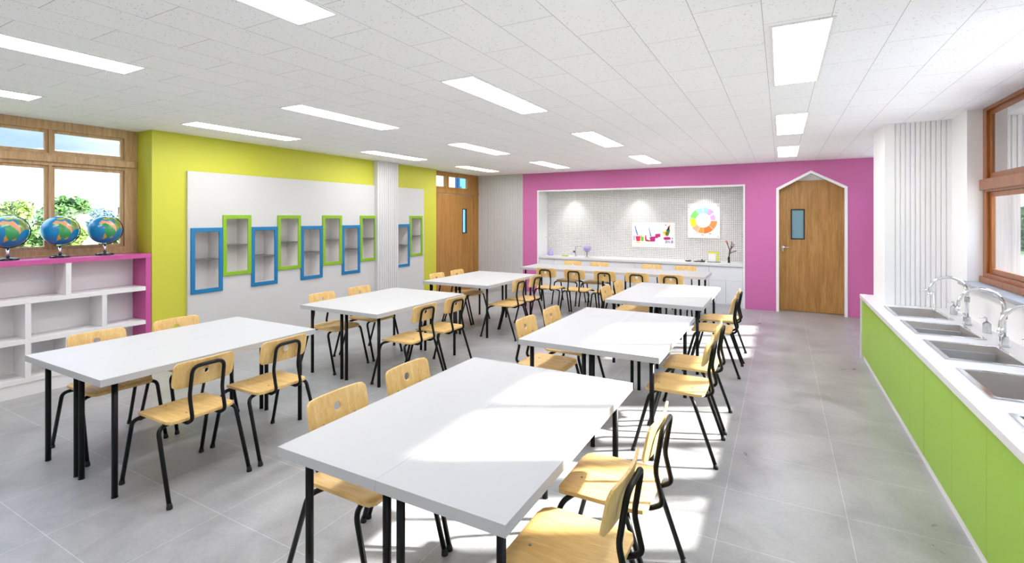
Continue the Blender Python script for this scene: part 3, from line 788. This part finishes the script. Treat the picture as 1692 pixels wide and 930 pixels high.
# ------------------------------------------------------------------ chairs (front towards local +x)
def make_chair():
    e = empty('chair')
    ZS = 0.468
    mb = MB()
    def sbend(u, v, side, t):
        z = ZS - side * 0.020
        d = 0.006 * (1 - min(1, (v / 0.2) ** 2)) * (1 - min(1, (u / 0.2) ** 2)) * 1.2
        drop = -0.014 * max(0, (u - 0.12) / 0.085) ** 2
        return (u, v, z - d + drop)
    ring_plate(rrect(0.205, 0.205, 0.045, 48), rrect(0.01, 0.01, 0.0099, 48), 6, 0.02, sbend, mb, close=True)
    mb.build('seat', M['chair_wood'], e, bevel=0.003)
    # backrest in local (v = y, w = height)
    mb = MB(); Zc = 0.735
    def bbend(u, v, side, t):
        x = -0.213 - v * 0.20 + 0.55 * u * u - side * 0.012
        return (x, u, Zc + v)
    ring_plate(rrect(0.188, 0.083, 0.035, 56), [(0.021 * math.cos(2 * PI * k / 56), 0.008 + 0.021 * math.sin(2 * PI * k / 56)) for k in range(56)], 6, 0.012, bbend, mb)
    mb.build('backrest', M['back_wood'], e, bevel=0.0025)
    # back loop
    r = 0.0115
    path = [(-0.05, 0.10, 0.436), (-0.200, 0.10, 0.432), (-0.255, 0.10, 0.462), (-0.222, 0.10, 0.60), (-0.252, 0.098, 0.785), (-0.252, -0.098, 0.785), (-0.222, -0.10, 0.60), (-0.255, -0.10, 0.462), (-0.200, -0.10, 0.432), (-0.05, -0.10, 0.436)]
    mb = MB(); mb.tube(fillet(path, [0.03, 0.035, 0.15, 0.05, 0.05, 0.15, 0.035, 0.03], 6), r, 10)
    mb.build('back_frame', M['black'], e)
    for sx in (1, -1):
        for sy in (1, -1):
            xa = 0.13 if sx > 0 else -0.11
            fx = 0.275 if sx > 0 else -0.285
            p = [(xa, 0.02 * sy, 0.436), (xa, 0.16 * sy, 0.436), (xa + 0.03 * sx, 0.236 * sy, 0.428), (fx, 0.245 * sy, 0.012)]
            mb = MB(); mb.tube(fillet(p, [0.03, 0.05], 6), 0.0125, 12)
            lg = mb.build('leg', M['black'], e)
            MB().tube([(fx, 0.245 * sy, 0.0), (fx, 0.245 * sy, 0.010), (fx - 0.004 * sx, 0.2445 * sy, 0.032)], 0.0155, 12, radii=[0.0165, 0.0165, 0.0125]).build('foot_cap', M['rubber'], lg)
    for y in (0.10, -0.10):
        z = Zc - 0.05
        x = -0.213 + 0.05 * 0.2 + 0.55 * 0.01
        MB().tube([(x - 0.004, y, z), (x + 0.003, y, z)], 0.006, 10).build('bolt', M['screw'], e)
    for x in (0.13, -0.11):
        MB().tube([(x, 0.06, ZS - 0.006), (x, 0.06, ZS - 0.0015)], 0.006, 10).build('bolt', M['screw'], e)
    return e
CH = []
G1 = 'chairs at the paired tables'
def side(tname, xl, yl, xr, yr):
    for k, y in enumerate(yl): CH.append((xl, y, 0.0, 'wooden chair left of the %s, %s one' % (tname, 'nearer' if k == 0 else 'farther'), G1))
    for k, y in enumerate(yr): CH.append((xr, y, PI, 'wooden chair right of the %s, %s one' % (tname, 'nearer' if k == 0 else 'farther'), G1))
side('nearest sunlit table', -1.76, (1.765, 2.295), -0.70, (1.72, 2.27))
side('second table from the front in the right row', -1.755, (3.85, 4.40), -0.67, (3.82, 4.42))
side('third table from the front in the right row', -1.755, (6.10, 6.66), -0.67, (5.93, 6.55))
side('table beside the bookcase', -4.435, (1.80, 2.37), -3.41, (1.80, 2.37))
side('middle table of the left row', -4.50, (3.98, 4.56), -3.38, (3.955, 4.485))
side('farthest table of the left row', -4.56, (6.25, 6.80), -3.48, (6.19, 6.72))
for k, x in enumerate((-3.69, -3.13, -2.12, -1.51)):
    CH.append((x, 9.10, -PI / 2, 'wooden chair behind the long table, against the niche, ' + ['leftmost', 'second from left', 'third from left', 'rightmost'][k], 'chairs at the long table'))
for k, x in enumerate((-3.60, -3.07, -2.54, -2.01, -1.485)):
    CH.append((x, 8.02, PI / 2, 'wooden chair in front of the long table before the niche, ' + ['leftmost', 'second from left', 'middle one', 'fourth from left', 'rightmost'][k], 'chairs at the long table'))
proto = make_chair()
for k, (x, y, rz, lab, g) in enumerate(CH):
    e = proto if k == 0 else copy_tree(proto)
    e.location = (x, y, 0); e.rotation_euler.z = rz
    tag(e, lab, 'chair', g)

# ------------------------------------------------------------------ ceiling lights
cols = [(0.095, 'right column'), (-2.05, 'second column from the right'), (-3.86, 'third column from the right'), (-5.49, 'column along the lime wall')]
rows = [(0.42, 'nearest row'), (2.92, 'second row'), (5.47, 'third row'), (7.95, 'farthest row')]
proto = None
for cx_, cn in cols:
    for ry, rn in rows:
        if cx_ > 0 and ry < 1: continue
        if proto is None:
            e = empty('ceiling_light')
            MB().plate('z', -0.006, -0.0005, -0.148, 0.148, -0.655, 0.655, [(-0.132, 0.132, -0.638, 0.638)]).build('frame', M['white_trim'], e)
            MB().box(-0.132, 0.132, -0.638, 0.638, -0.004, -0.001).build('diffuser', M['panel_light'], e)
            proto = e
        else: e = copy_tree(proto)
        e.location = (cx_, ry + 0.64, C)
        tag(e, 'rectangular white ceiling light panel, %s, %s' % (cn, rn), 'ceiling light', 'flush ceiling light panels')

# ------------------------------------------------------------------ posters
def poly_mesh(mb, pts, y0, y1, mi): mb.prism(pts, 'y', y0, y1, mi)
YP = 10.575
PM = [mat('poster_white', rgb(240, 240, 240), 0.4), mat('paint_red', rgb(222, 40, 90), 0.5), mat('paint_green', rgb(120, 190, 30), 0.5), mat('paint_magenta', rgb(190, 20, 120), 0.5),
      mat('paint_orange', rgb(240, 110, 50), 0.5), mat('paint_blue', rgb(70, 130, 190), 0.5), mat('paint_yellow', rgb(240, 215, 40), 0.5), mat('paint_lavender', rgb(200, 180, 220), 0.5),
      mat('paint_dark_green', rgb(60, 130, 60), 0.5), mat('paint_ink', rgb(70, 70, 130), 0.5)]
px0, px1, pz0, pz1 = -2.82, -1.93, 1.06, 1.595
def pp(x, y): return (px0 + (x - 118) / 540 * (px1 - px0), pz1 - (y - 372) / 320 * (pz1 - pz0))
mb = MB(); mb.box(px0, px1, YP, 10.60, pz0, pz1)
shapes = [([(162, 552), (226, 550), (222, 614), (176, 616)], 1), ([(230, 556), (270, 560), (266, 612), (234, 614)], 2), ([(226, 545), (252, 540), (250, 556), (230, 556)], 6),
          ([(284, 575), (290, 536), (300, 536), (306, 590), (330, 598), (330, 614), (290, 612)], 1), ([(306, 596), (352, 600), (350, 616), (316, 618)], 4),
          ([(356, 556), (418, 550), (412, 616), (350, 616)], 3), ([(340, 572), (358, 556), (352, 590)], 5), ([(416, 522), (478, 514), (480, 556), (450, 560), (448, 572), (416, 572)], 3),
          ([(150, 414), (160, 418), (196, 535), (186, 545), (168, 500)], 5), ([(330, 438), (338, 442), (368, 545), (352, 556), (344, 500)], 5),
          ([(168, 622), (236, 626), (214, 634), (176, 642)], 6), ([(134, 545), (152, 545), (152, 608), (134, 608)], 7),
          ([(504, 492), (540, 486), (556, 510), (570, 548), (530, 530)], 6), ([(540, 484), (560, 500), (572, 548), (552, 540)], 4), ([(552, 470), (590, 425), (600, 480), (578, 545), (560, 510)], 8), ([(570, 430), (602, 404), (592, 450), (570, 480)], 4),
          ([(520, 566), (540, 556), (590, 556), (610, 568), (600, 588), (540, 592), (522, 586)], 3), ([(540, 400), (556, 402), (552, 412), (542, 410)], 9)]
for s_, m_ in shapes: poly_mesh(mb, [pp(*p) for p in s_], YP - 0.001, YP + 0.002, m_)
# small written marks at lower right
def strokes(mb, segs, mi, w=3.0):
    for (x0, y0, x1, y1) in segs:
        dx, dy = x1 - x0, y1 - y0; l = math.hypot(dx, dy); nx, ny = -dy / l * w, dx / l * w
        poly_mesh(mb, [pp(x0 + nx, y0 + ny), pp(x1 + nx, y1 + ny), pp(x1 - nx, y1 - ny), pp(x0 - nx, y0 - ny)], YP - 0.001, YP + 0.002, mi)
strokes(mb, [(546, 602, 558, 602), (558, 602, 558, 630), (558, 630, 546, 630), (546, 630, 546, 602), (574, 602, 574, 630), (588, 602, 588, 630), (600, 614, 600, 630),
             (618, 602, 634, 602), (634, 602, 634, 630), (634, 630, 618, 630), (618, 630, 618, 602), (618, 616, 634, 616), (636, 566, 620, 572), (620, 572, 636, 584)], 9)
tag(mb.build('poster', PM), 'wide white poster with a bright painted still life of pots and brushes', 'poster')
qx0, qx1, qz0, qz1 = -1.67, -1.06, 1.28, 1.98
WM = [PM[0]] + [mat('wheel_' + n, c, 0.5) for n, c in (('orange', rgb(236, 150, 80)), ('deep_orange', rgb(240, 130, 50)), ('amber', rgb(246, 165, 70)), ('peach', rgb(240, 185, 150)), ('yellow', rgb(232, 228, 40)),
      ('pale_green', rgb(180, 215, 140)), ('green', rgb(125, 210, 110)), ('teal', rgb(140, 215, 215)), ('cyan', rgb(130, 205, 235)), ('purple', rgb(185, 150, 230)), ('pink', rgb(242, 165, 215)), ('ink', rgb(120, 110, 100)))]
mb = MB(); mb.box(qx0, qx1, YP, 10.60, qz0, qz1)
def qp(x, y): return (qx0 + (x - 828) / 405 * (qx1 - qx0), qz1 - (y - 125) / 455 * (qz1 - qz0))
ccx, ccy = 1025, 348
# (angle from, angle to, outer radius, material), degrees counter-clockwise from right, image up
for a0, a1, ro, mi in ((-42, -3, 172, 1), (-88, -44, 172, 2), (-114, -90, 168, 3), (-146, -116, 170, 4), (-188, -148, 170, 5), (-194, -188, 170, 6), (-236, -195, 172, 7), (-268, -238, 170, 8), (-292, -270, 176, 9), (-320, -292, 172, 10), (-358, -328, 154, 11)):
    n = 7; pts = []
    for k in range(n + 1):
        a = math.radians(a0 + (a1 - a0) * k / n); pts.append(qp(ccx + ro * math.cos(a), ccy - ro * math.sin(a)))
    for k in range(n, -1, -1):
        a = math.radians(a0 + (a1 - a0) * k / n); pts.append(qp(ccx + 95 * math.cos(a), ccy - 95 * math.sin(a)))
    for k in range(n):
        q = [pts[k], pts[k + 1], pts[2 * n + 1 - k - 1], pts[2 * n + 1 - k]]
        poly_mesh(mb, q, YP - 0.001, YP + 0.002, mi)
for (x, y) in ((842, 172), (1208, 158), (1208, 556), (942, 512)):
    poly_mesh(mb, [qp(x - 4, y - 4), qp(x + 4, y - 4), qp(x + 4, y + 4), qp(x - 4, y + 4)], YP - 0.001, YP + 0.002, 12)
for (x, y) in ((1015, 538), (1108, 520)):
    for k in range(4): poly_mesh(mb, [qp(x - 14 + k * 8, y - 5), qp(x - 9 + k * 8, y - 5), qp(x - 9 + k * 8, y + 5), qp(x - 14 + k * 8, y + 5)], YP - 0.001, YP + 0.002, 12)
tag(mb.build('poster', WM), 'square white poster with a painted colour wheel', 'poster')

# ------------------------------------------------------------------ things on the niche worktop
Z = 0.82
e = tag(empty('spray_bottle', (-4.66, 10.38, Z)), 'lilac bottle with a tall thin nozzle in the left end of the niche', 'bottle')
MB().lathe([(0.001, 0), (0.055, 0), (0.060, 0.02), (0.050, 0.11), (0.03, 0.15), (0.012, 0.165), (0.001, 0.165)], n=20).build('bottle_body', M['lilac'], e)
MB().tube(fillet([(0, 0, 0.16), (0, 0, 0.34), (-0.06, 0, 0.44), (-0.12, 0, 0.42)], 0.03), 0.010, 8).build('nozzle', M['chrome'], e)
tag(MB().box(-4.34, -4.20, 10.28, 10.36, Z, Z + 0.025).build('sponge', M['sponge'], bevel=0.006), 'flat green sponge on the niche worktop', 'sponge')
e = tag(empty('wall_faucet', (-4.05, 10.38, Z)), 'thin chrome faucet with a horizontal spout on the niche worktop', 'faucet')
MB().lathe([(0.001, 0), (0.03, 0), (0.03, 0.012), (0.012, 0.02), (0.011, 0.20), (0.001, 0.20)], n=14).build('stem', M['chrome'], e)
MB().tube(fillet([(0, 0, 0.18), (0, 0, 0.225), (0.20, 0, 0.235)], 0.02), 0.010, 8).build('spout', M['chrome'], e)
MB().lathe([(0.001, -0.03), (0.03, -0.02), (0.035, 0.0), (0.03, 0.02), (0.001, 0.03)], (0.20, 0, 0.235), n=14).build('spout_head', M['steel'], e)
MB().box(-0.05, -0.01, -0.02, 0.02, 0.09, 0.13).build('knob', M['dark_tool'], e, bevel=0.004)
e = tag(empty('goblet', (-3.76, 10.33, Z)), 'lilac goblet shaped stand on the niche worktop', 'goblet')
MB().lathe([(0.001, 0), (0.05, 0), (0.05, 0.01), (0.012, 0.02), (0.010, 0.12), (0.001, 0.12)], n=20).build('stem', M['steel'], e)
MB().lathe([(0.001, 0.11), (0.05, 0.13), (0.085, 0.18), (0.088, 0.24), (0.080, 0.235), (0.07, 0.18), (0.001, 0.14)], n=24).build('bowl', M['lilac'], e)
for k, (x, dz, dx) in enumerate(((-1.62, 0.02, 0.07), (-1.47, 0.014, 0.06), (-1.36, 0.025, 0.07))):
    e = tag(empty('tool_dish', (x, 10.30, Z)), ['dark violet dish of tools, leftmost on the right half of the niche worktop', 'small dark dish in the middle of the row of dishes on the niche worktop', 'dark dish with a knobbed lid nearest the yellow stand'][k], 'dish', 'small dark dishes on the niche worktop')
    MB().lathe([(0.001, 0), (dx * 0.7, 0), (dx, dz), (dx * 0.95, dz), (0.001, 0.006)], n=18).build('dish', M['dark_tool'], e)
    MB().tube([(-0.03, 0, 0.012), (0.05, 0.01, 0.012 + dz)], 0.006, 8).build('tool', M['grey_tray'], e)
    if k == 2: MB().lathe([(0.001, 0.01), (0.012, 0.012), (0.014, 0.05), (0.001, 0.055)], n=12).build('knob', M['dark_tool'], e)
e = tag(empty('yellow_stand', (-1.15, 10.34, Z)), 'angular yellow stand on a flat grey tray at the right of the niche', 'stand')
MB().box(-0.12, 0.12, -0.07, 0.07, 0, 0.012).build('tray', M['grey_tray'], e, bevel=0.003)
MB().box(0.055, 0.085, -0.015, 0.015, 0.012, 0.175).box(-0.11, 0.085, -0.015, 0.015, 0.175, 0.205).build('arm', M['yellow'], e, bevel=0.003)
MB().box(-0.10, 0.03, 0.0, 0.012, 0.012, 0.165).build('card', M['white_trim'], e)
e = tag(empty('flower_vase', (-0.88, 10.36, Z)), 'slim black vase with pink and mauve blossom twigs at the right of the niche', 'vase')
MB().lathe([(0.001, 0), (0.022, 0), (0.022, 0.10), (0.016, 0.12), (0.001, 0.12)], n=16).build('vase', M['black_gloss'], e)
tw = MB()
for pth in ([(0, 0, 0.10), (0.02, 0, 0.19), (0.13, 0, 0.235)], [(0, 0, 0.10), (0.01, 0.01, 0.25), (-0.04, 0, 0.40)], [(0, 0, 0.10), (0.03, 0, 0.26), (0.055, 0, 0.38)], [(0.03, 0, 0.26), (0.08, 0, 0.33)]):
    tw.tube(fillet(pth, 0.04) if len(pth) > 2 else pth, 0.008, 6)
tw.build('twig', M['dark_tool'], e)
for (x, z, r_, m_) in ((-0.045, 0.41, 0.026, 'red_flower'), (-0.02, 0.385, 0.018, 'red_flower'), (0.05, 0.39, 0.022, 'mauve'), (0.085, 0.35, 0.02, 'mauve'), (0.045, 0.32, 0.016, 'mauve'), (0.10, 0.31, 0.014, 'red_flower')):
    f = MB()
    for k in range(5):
        a = 2 * PI * k / 5
        f.lathe([(0.001, -r_ * 0.35), (r_ * 0.45, 0), (0.001, r_ * 0.35)], (x + r_ * 0.6 * math.cos(a), 0, z + r_ * 0.6 * math.sin(a)), n=8)
    f.build('blossom', M[m_], e)

# ------------------------------------------------------------------ outside
# ground with low rolling field to the left, one connected sheet
g = MB(); nx, ny = 60, 60; V = []; F = []
for i in range(nx + 1):
    for j in range(ny + 1):
        x = -160 + 320 * i / nx; y = -120 + 320 * j / ny
        d = max(0, math.hypot(x, y) - 30)
        V.append((x, y, -0.35 + 0.028 * d + 0.5 * noise.noise(Vector((x * 0.02, y * 0.02, 0))) * min(1, d / 30)))
for i in range(nx):
    for j in range(ny):
        a = i * (ny + 1) + j; F.append((a, a + ny + 1, a + ny + 2, a + 1))
g.add(V, F, 0, True)
struct(g.build('ground', M['grass']), 'bright green field outside', 'ground')

struct(MB().box(1.95, 9.0, -7.0, 15.0, -0.42, -0.30).build('reflector', mat('pale_reflector', rgb(196, 194, 192), 0.8)), 'unseen pale slab added outside the right windows to bounce sunlight indoors', 'reflector')  # unseen pale slab, added to bounce sunlight up to the ceiling

def tree(x, y, h, wdt, leafm, label, n=2600, leaf=0.085, blobs=9, z0=-0.35, low=0.15):
    e = tag(empty('tree', (x, y, z0)), label, 'tree', 'trees beyond the left window')
    rn = random.Random(int(x * 31 + y * 17))
    tr = MB()
    top = Vector((0, 0, h * 0.75)); tr.tube([(0, 0, 0), (0.05, 0, h * 0.35), top], 0.06, 8, radii=[0.09, 0.06, 0.02])
    bl = []
    for k in range(blobs):
        a = rn.uniform(0, 2 * PI); rr = wdt * rn.uniform(0.15, 0.75); z = h * rn.uniform(low + 0.15, 0.85)
        c = Vector((rr * math.cos(a), rr * math.sin(a), z)); s = wdt * rn.uniform(0.3, 0.5)
        bl.append((c, s)); tr.tube([(0.02, 0, h * 0.3), tuple(c * 0.6 + Vector((0, 0, h * 0.1))), tuple(c)], 0.02, 6, radii=[0.04, 0.025, 0.01])
    tr.build('trunk', M['bark'], e)
    fo = MB(); V = []; F = []
    for k in range(n):
        c, s = bl[rn.randrange(blobs)]
        d = Vector((rn.gauss(0, 1), rn.gauss(0, 1), rn.gauss(0, 1))).normalized() * s * rn.uniform(0.55, 1.12)
        p = c + Vector((d.x, d.y, d.z * 0.85))
        if p.z > h: p.z = h - rn.uniform(0, 0.2)
        u = Vector((rn.gauss(0, 1), rn.gauss(0, 1), rn.gauss(0, 0.6))).normalized(); w_ = u.cross(Vector((rn.gauss(0, 1), rn.gauss(0, 1), rn.gauss(0, 1)))).normalized()
        l = leaf * rn.uniform(0.6, 1.3); b = len(V)
        V += [p - u * l, p + w_ * l * 0.42, p + u * l, p - w_ * l * 0.42]; F.append((b, b + 1, b + 2, b + 3))
    fo.add(V, F)
    fo.build('foliage', leafm, e, weld=False, recalc=False)
    return e
tree(-19.0, 5.10, 2.80, 0.85, M['leaf_yellow'], 'yellow green tree outside at the left photo edge', 3400)
tree(-15.2, 4.72, 2.62, 0.70, M['leaf'], 'bushy green tree outside, left of the window mullion', 3600)
tree(-17.0, 5.66, 2.95, 0.66, M['leaf'], 'bushy green tree outside, right of the window mullion behind the middle globe', 4400)
tree(-14.4, 5.28, 2.15, 0.50, M['leaf_yellow'], 'light yellow green tree outside between the middle and right globes', 2600)
tree(-15.0, 6.26, 3.05, 0.45, M['leaf'], 'slender green tree outside beside the right window stile', 2200)
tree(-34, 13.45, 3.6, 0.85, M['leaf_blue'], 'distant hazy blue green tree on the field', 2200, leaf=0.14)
tree(-11.4, 3.60, 1.95, 0.50, M['leaf_yellow'], 'low pale shrub outside behind the leftmost globe', 2200, low=0.2)
tree(-11.2, 4.75, 1.80, 0.50, M['leaf'], 'low green shrub outside behind the rightmost globe', 2200, low=0.2)
# hedge seen through the right window
hd = MB(); rn = random.Random(5); V = []; F = []
for k in range(9000):
    t = rn.random(); x = 7 + 16 * t; y = 34 + 3 * math.sin(t * 5) + rn.uniform(-0.8, 0.8); z = rn.uniform(-0.3, 2.2 + 0.5 * noise.noise(Vector((t * 14, 0, 0))))
    p = Vector((x, y, z)); u = Vector((rn.gauss(0, 1), rn.gauss(0, 1), rn.gauss(0, 1))).normalized(); w_ = u.cross(Vector((rn.gauss(0, 1), rn.gauss(0, 1), rn.gauss(0, 1)))).normalized()
    l = 0.22; b = len(V); V += [p - u * l, p + w_ * l * 0.5, p + u * l, p - w_ * l * 0.5]; F.append((b, b + 1, b + 2, b + 3))
hd.add(V, F)
o = hd.build('hedge', M['leaf_dark'], weld=False, recalc=False); tag(o, 'dark green hedge seen through the brown framed right window', 'hedge')

# ------------------------------------------------------------------ light
sun = bpy.data.lights.new('sun', 'SUN'); sun.energy = 15.0; sun.angle = math.radians(1.6); sun.color = (1.0, 0.965, 0.90)
so = bpy.data.objects.new('sun', sun); COL.objects.link(so)
so.rotation_euler = Vector((-1, -0.55, -0.62)).to_track_quat('-Z', 'Y').to_euler(); so.location = (12, 10, 9)

wd = bpy.data.worlds.new('sky'); scn.world = wd; wd.use_nodes = True
nt = wd.node_tree; nt.nodes.clear()
out = nt.nodes.new('ShaderNodeOutputWorld'); bg = nt.nodes.new('ShaderNodeBackground')
tc = nt.nodes.new('ShaderNodeTexCoord'); sp = nt.nodes.new('ShaderNodeSeparateXYZ'); rp = nt.nodes.new('ShaderNodeValToRGB')
nt.links.new(tc.outputs['Generated'], sp.inputs[0])
els = rp.color_ramp.elements
els[0].position = 0.0; els[0].color = (0.62, 0.66, 0.70, 1)
els[1].position = 0.6; els[1].color = (0.50, 0.70, 1.0, 1)
for p, c in ((0.075, (0.52, 0.60, 0.68, 1)), (0.10, (0.155, 0.22, 0.31, 1)), (0.16, (0.14, 0.21, 0.31, 1)), (0.28, (0.60, 0.76, 1.0, 1))):
    k = els.new(p); k.color = c
nt.links.new(sp.outputs[2], rp.inputs[0])
cl = nt.nodes.new('ShaderNodeTexNoise'); cl.inputs['Scale'].default_value = 3.2; cl.inputs['Detail'].default_value = 7
mp = nt.nodes.new('ShaderNodeMapping'); mp.inputs['Scale'].default_value = (1, 1, 3.0); nt.links.new(tc.outputs['Generated'], mp.inputs[0]); nt.links.new(mp.outputs[0], cl.inputs['Vector'])
cr = nt.nodes.new('ShaderNodeValToRGB'); cr.color_ramp.elements[0].position = 0.48; cr.color_ramp.elements[1].position = 0.72
nt.links.new(cl.outputs['Fac'], cr.inputs[0])
mx = nt.nodes.new('ShaderNodeMix'); mx.data_type = 'RGBA'; mx.inputs[7].default_value = (0.34, 0.38, 0.42, 1)
nt.links.new(cr.outputs[0], mx.inputs[0]); nt.links.new(rp.outputs[0], mx.inputs[6])
mr = nt.nodes.new('ShaderNodeMapRange'); mr.interpolation_type = 'SMOOTHSTEP'
mr.inputs['From Min'].default_value = 0.2; mr.inputs['From Max'].default_value = 0.45; mr.inputs['To Min'].default_value = 2.0; mr.inputs['To Max'].default_value = 3.4
nt.links.new(sp.outputs[2], mr.inputs['Value']); nt.links.new(mr.outputs[0], bg.inputs[1])
nt.links.new(mx.outputs[2], bg.inputs[0])
nt.links.new(bg.outputs[0], out.inputs[0])

# ------------------------------------------------------------------ camera
f_px, W_, H_ = 812.0, 1692.0, 930.0
cam = bpy.data.cameras.new('camera'); co = bpy.data.objects.new('camera', cam); COL.objects.link(co)
cam.sensor_fit = 'HORIZONTAL'; cam.sensor_width = 36; cam.lens = f_px / W_ * 36
cam.shift_y = -(465.0 - 359.0) / W_; cam.clip_start = 0.05; cam.clip_end = 500
co.location = (0, 0, 1.7); co.rotation_euler = (PI / 2, 0, math.atan(444.0 / 812.0))
scn.camera = co

scn.view_settings.view_transform = 'Standard'; scn.view_settings.look = 'None'
scn.view_settings.gamma = 1.0; scn.view_settings.use_curve_mapping = False
scn.view_settings.exposure = 0.95
cy = scn.cycles
cy.max_bounces = 10; cy.diffuse_bounces = 6; cy.glossy_bounces = 4; cy.transmission_bounces = 6; cy.transparent_max_bounces = 12
cy.caustics_reflective = False; cy.caustics_refractive = False; cy.sample_clamp_indirect = 6.0
cy.use_denoising = True
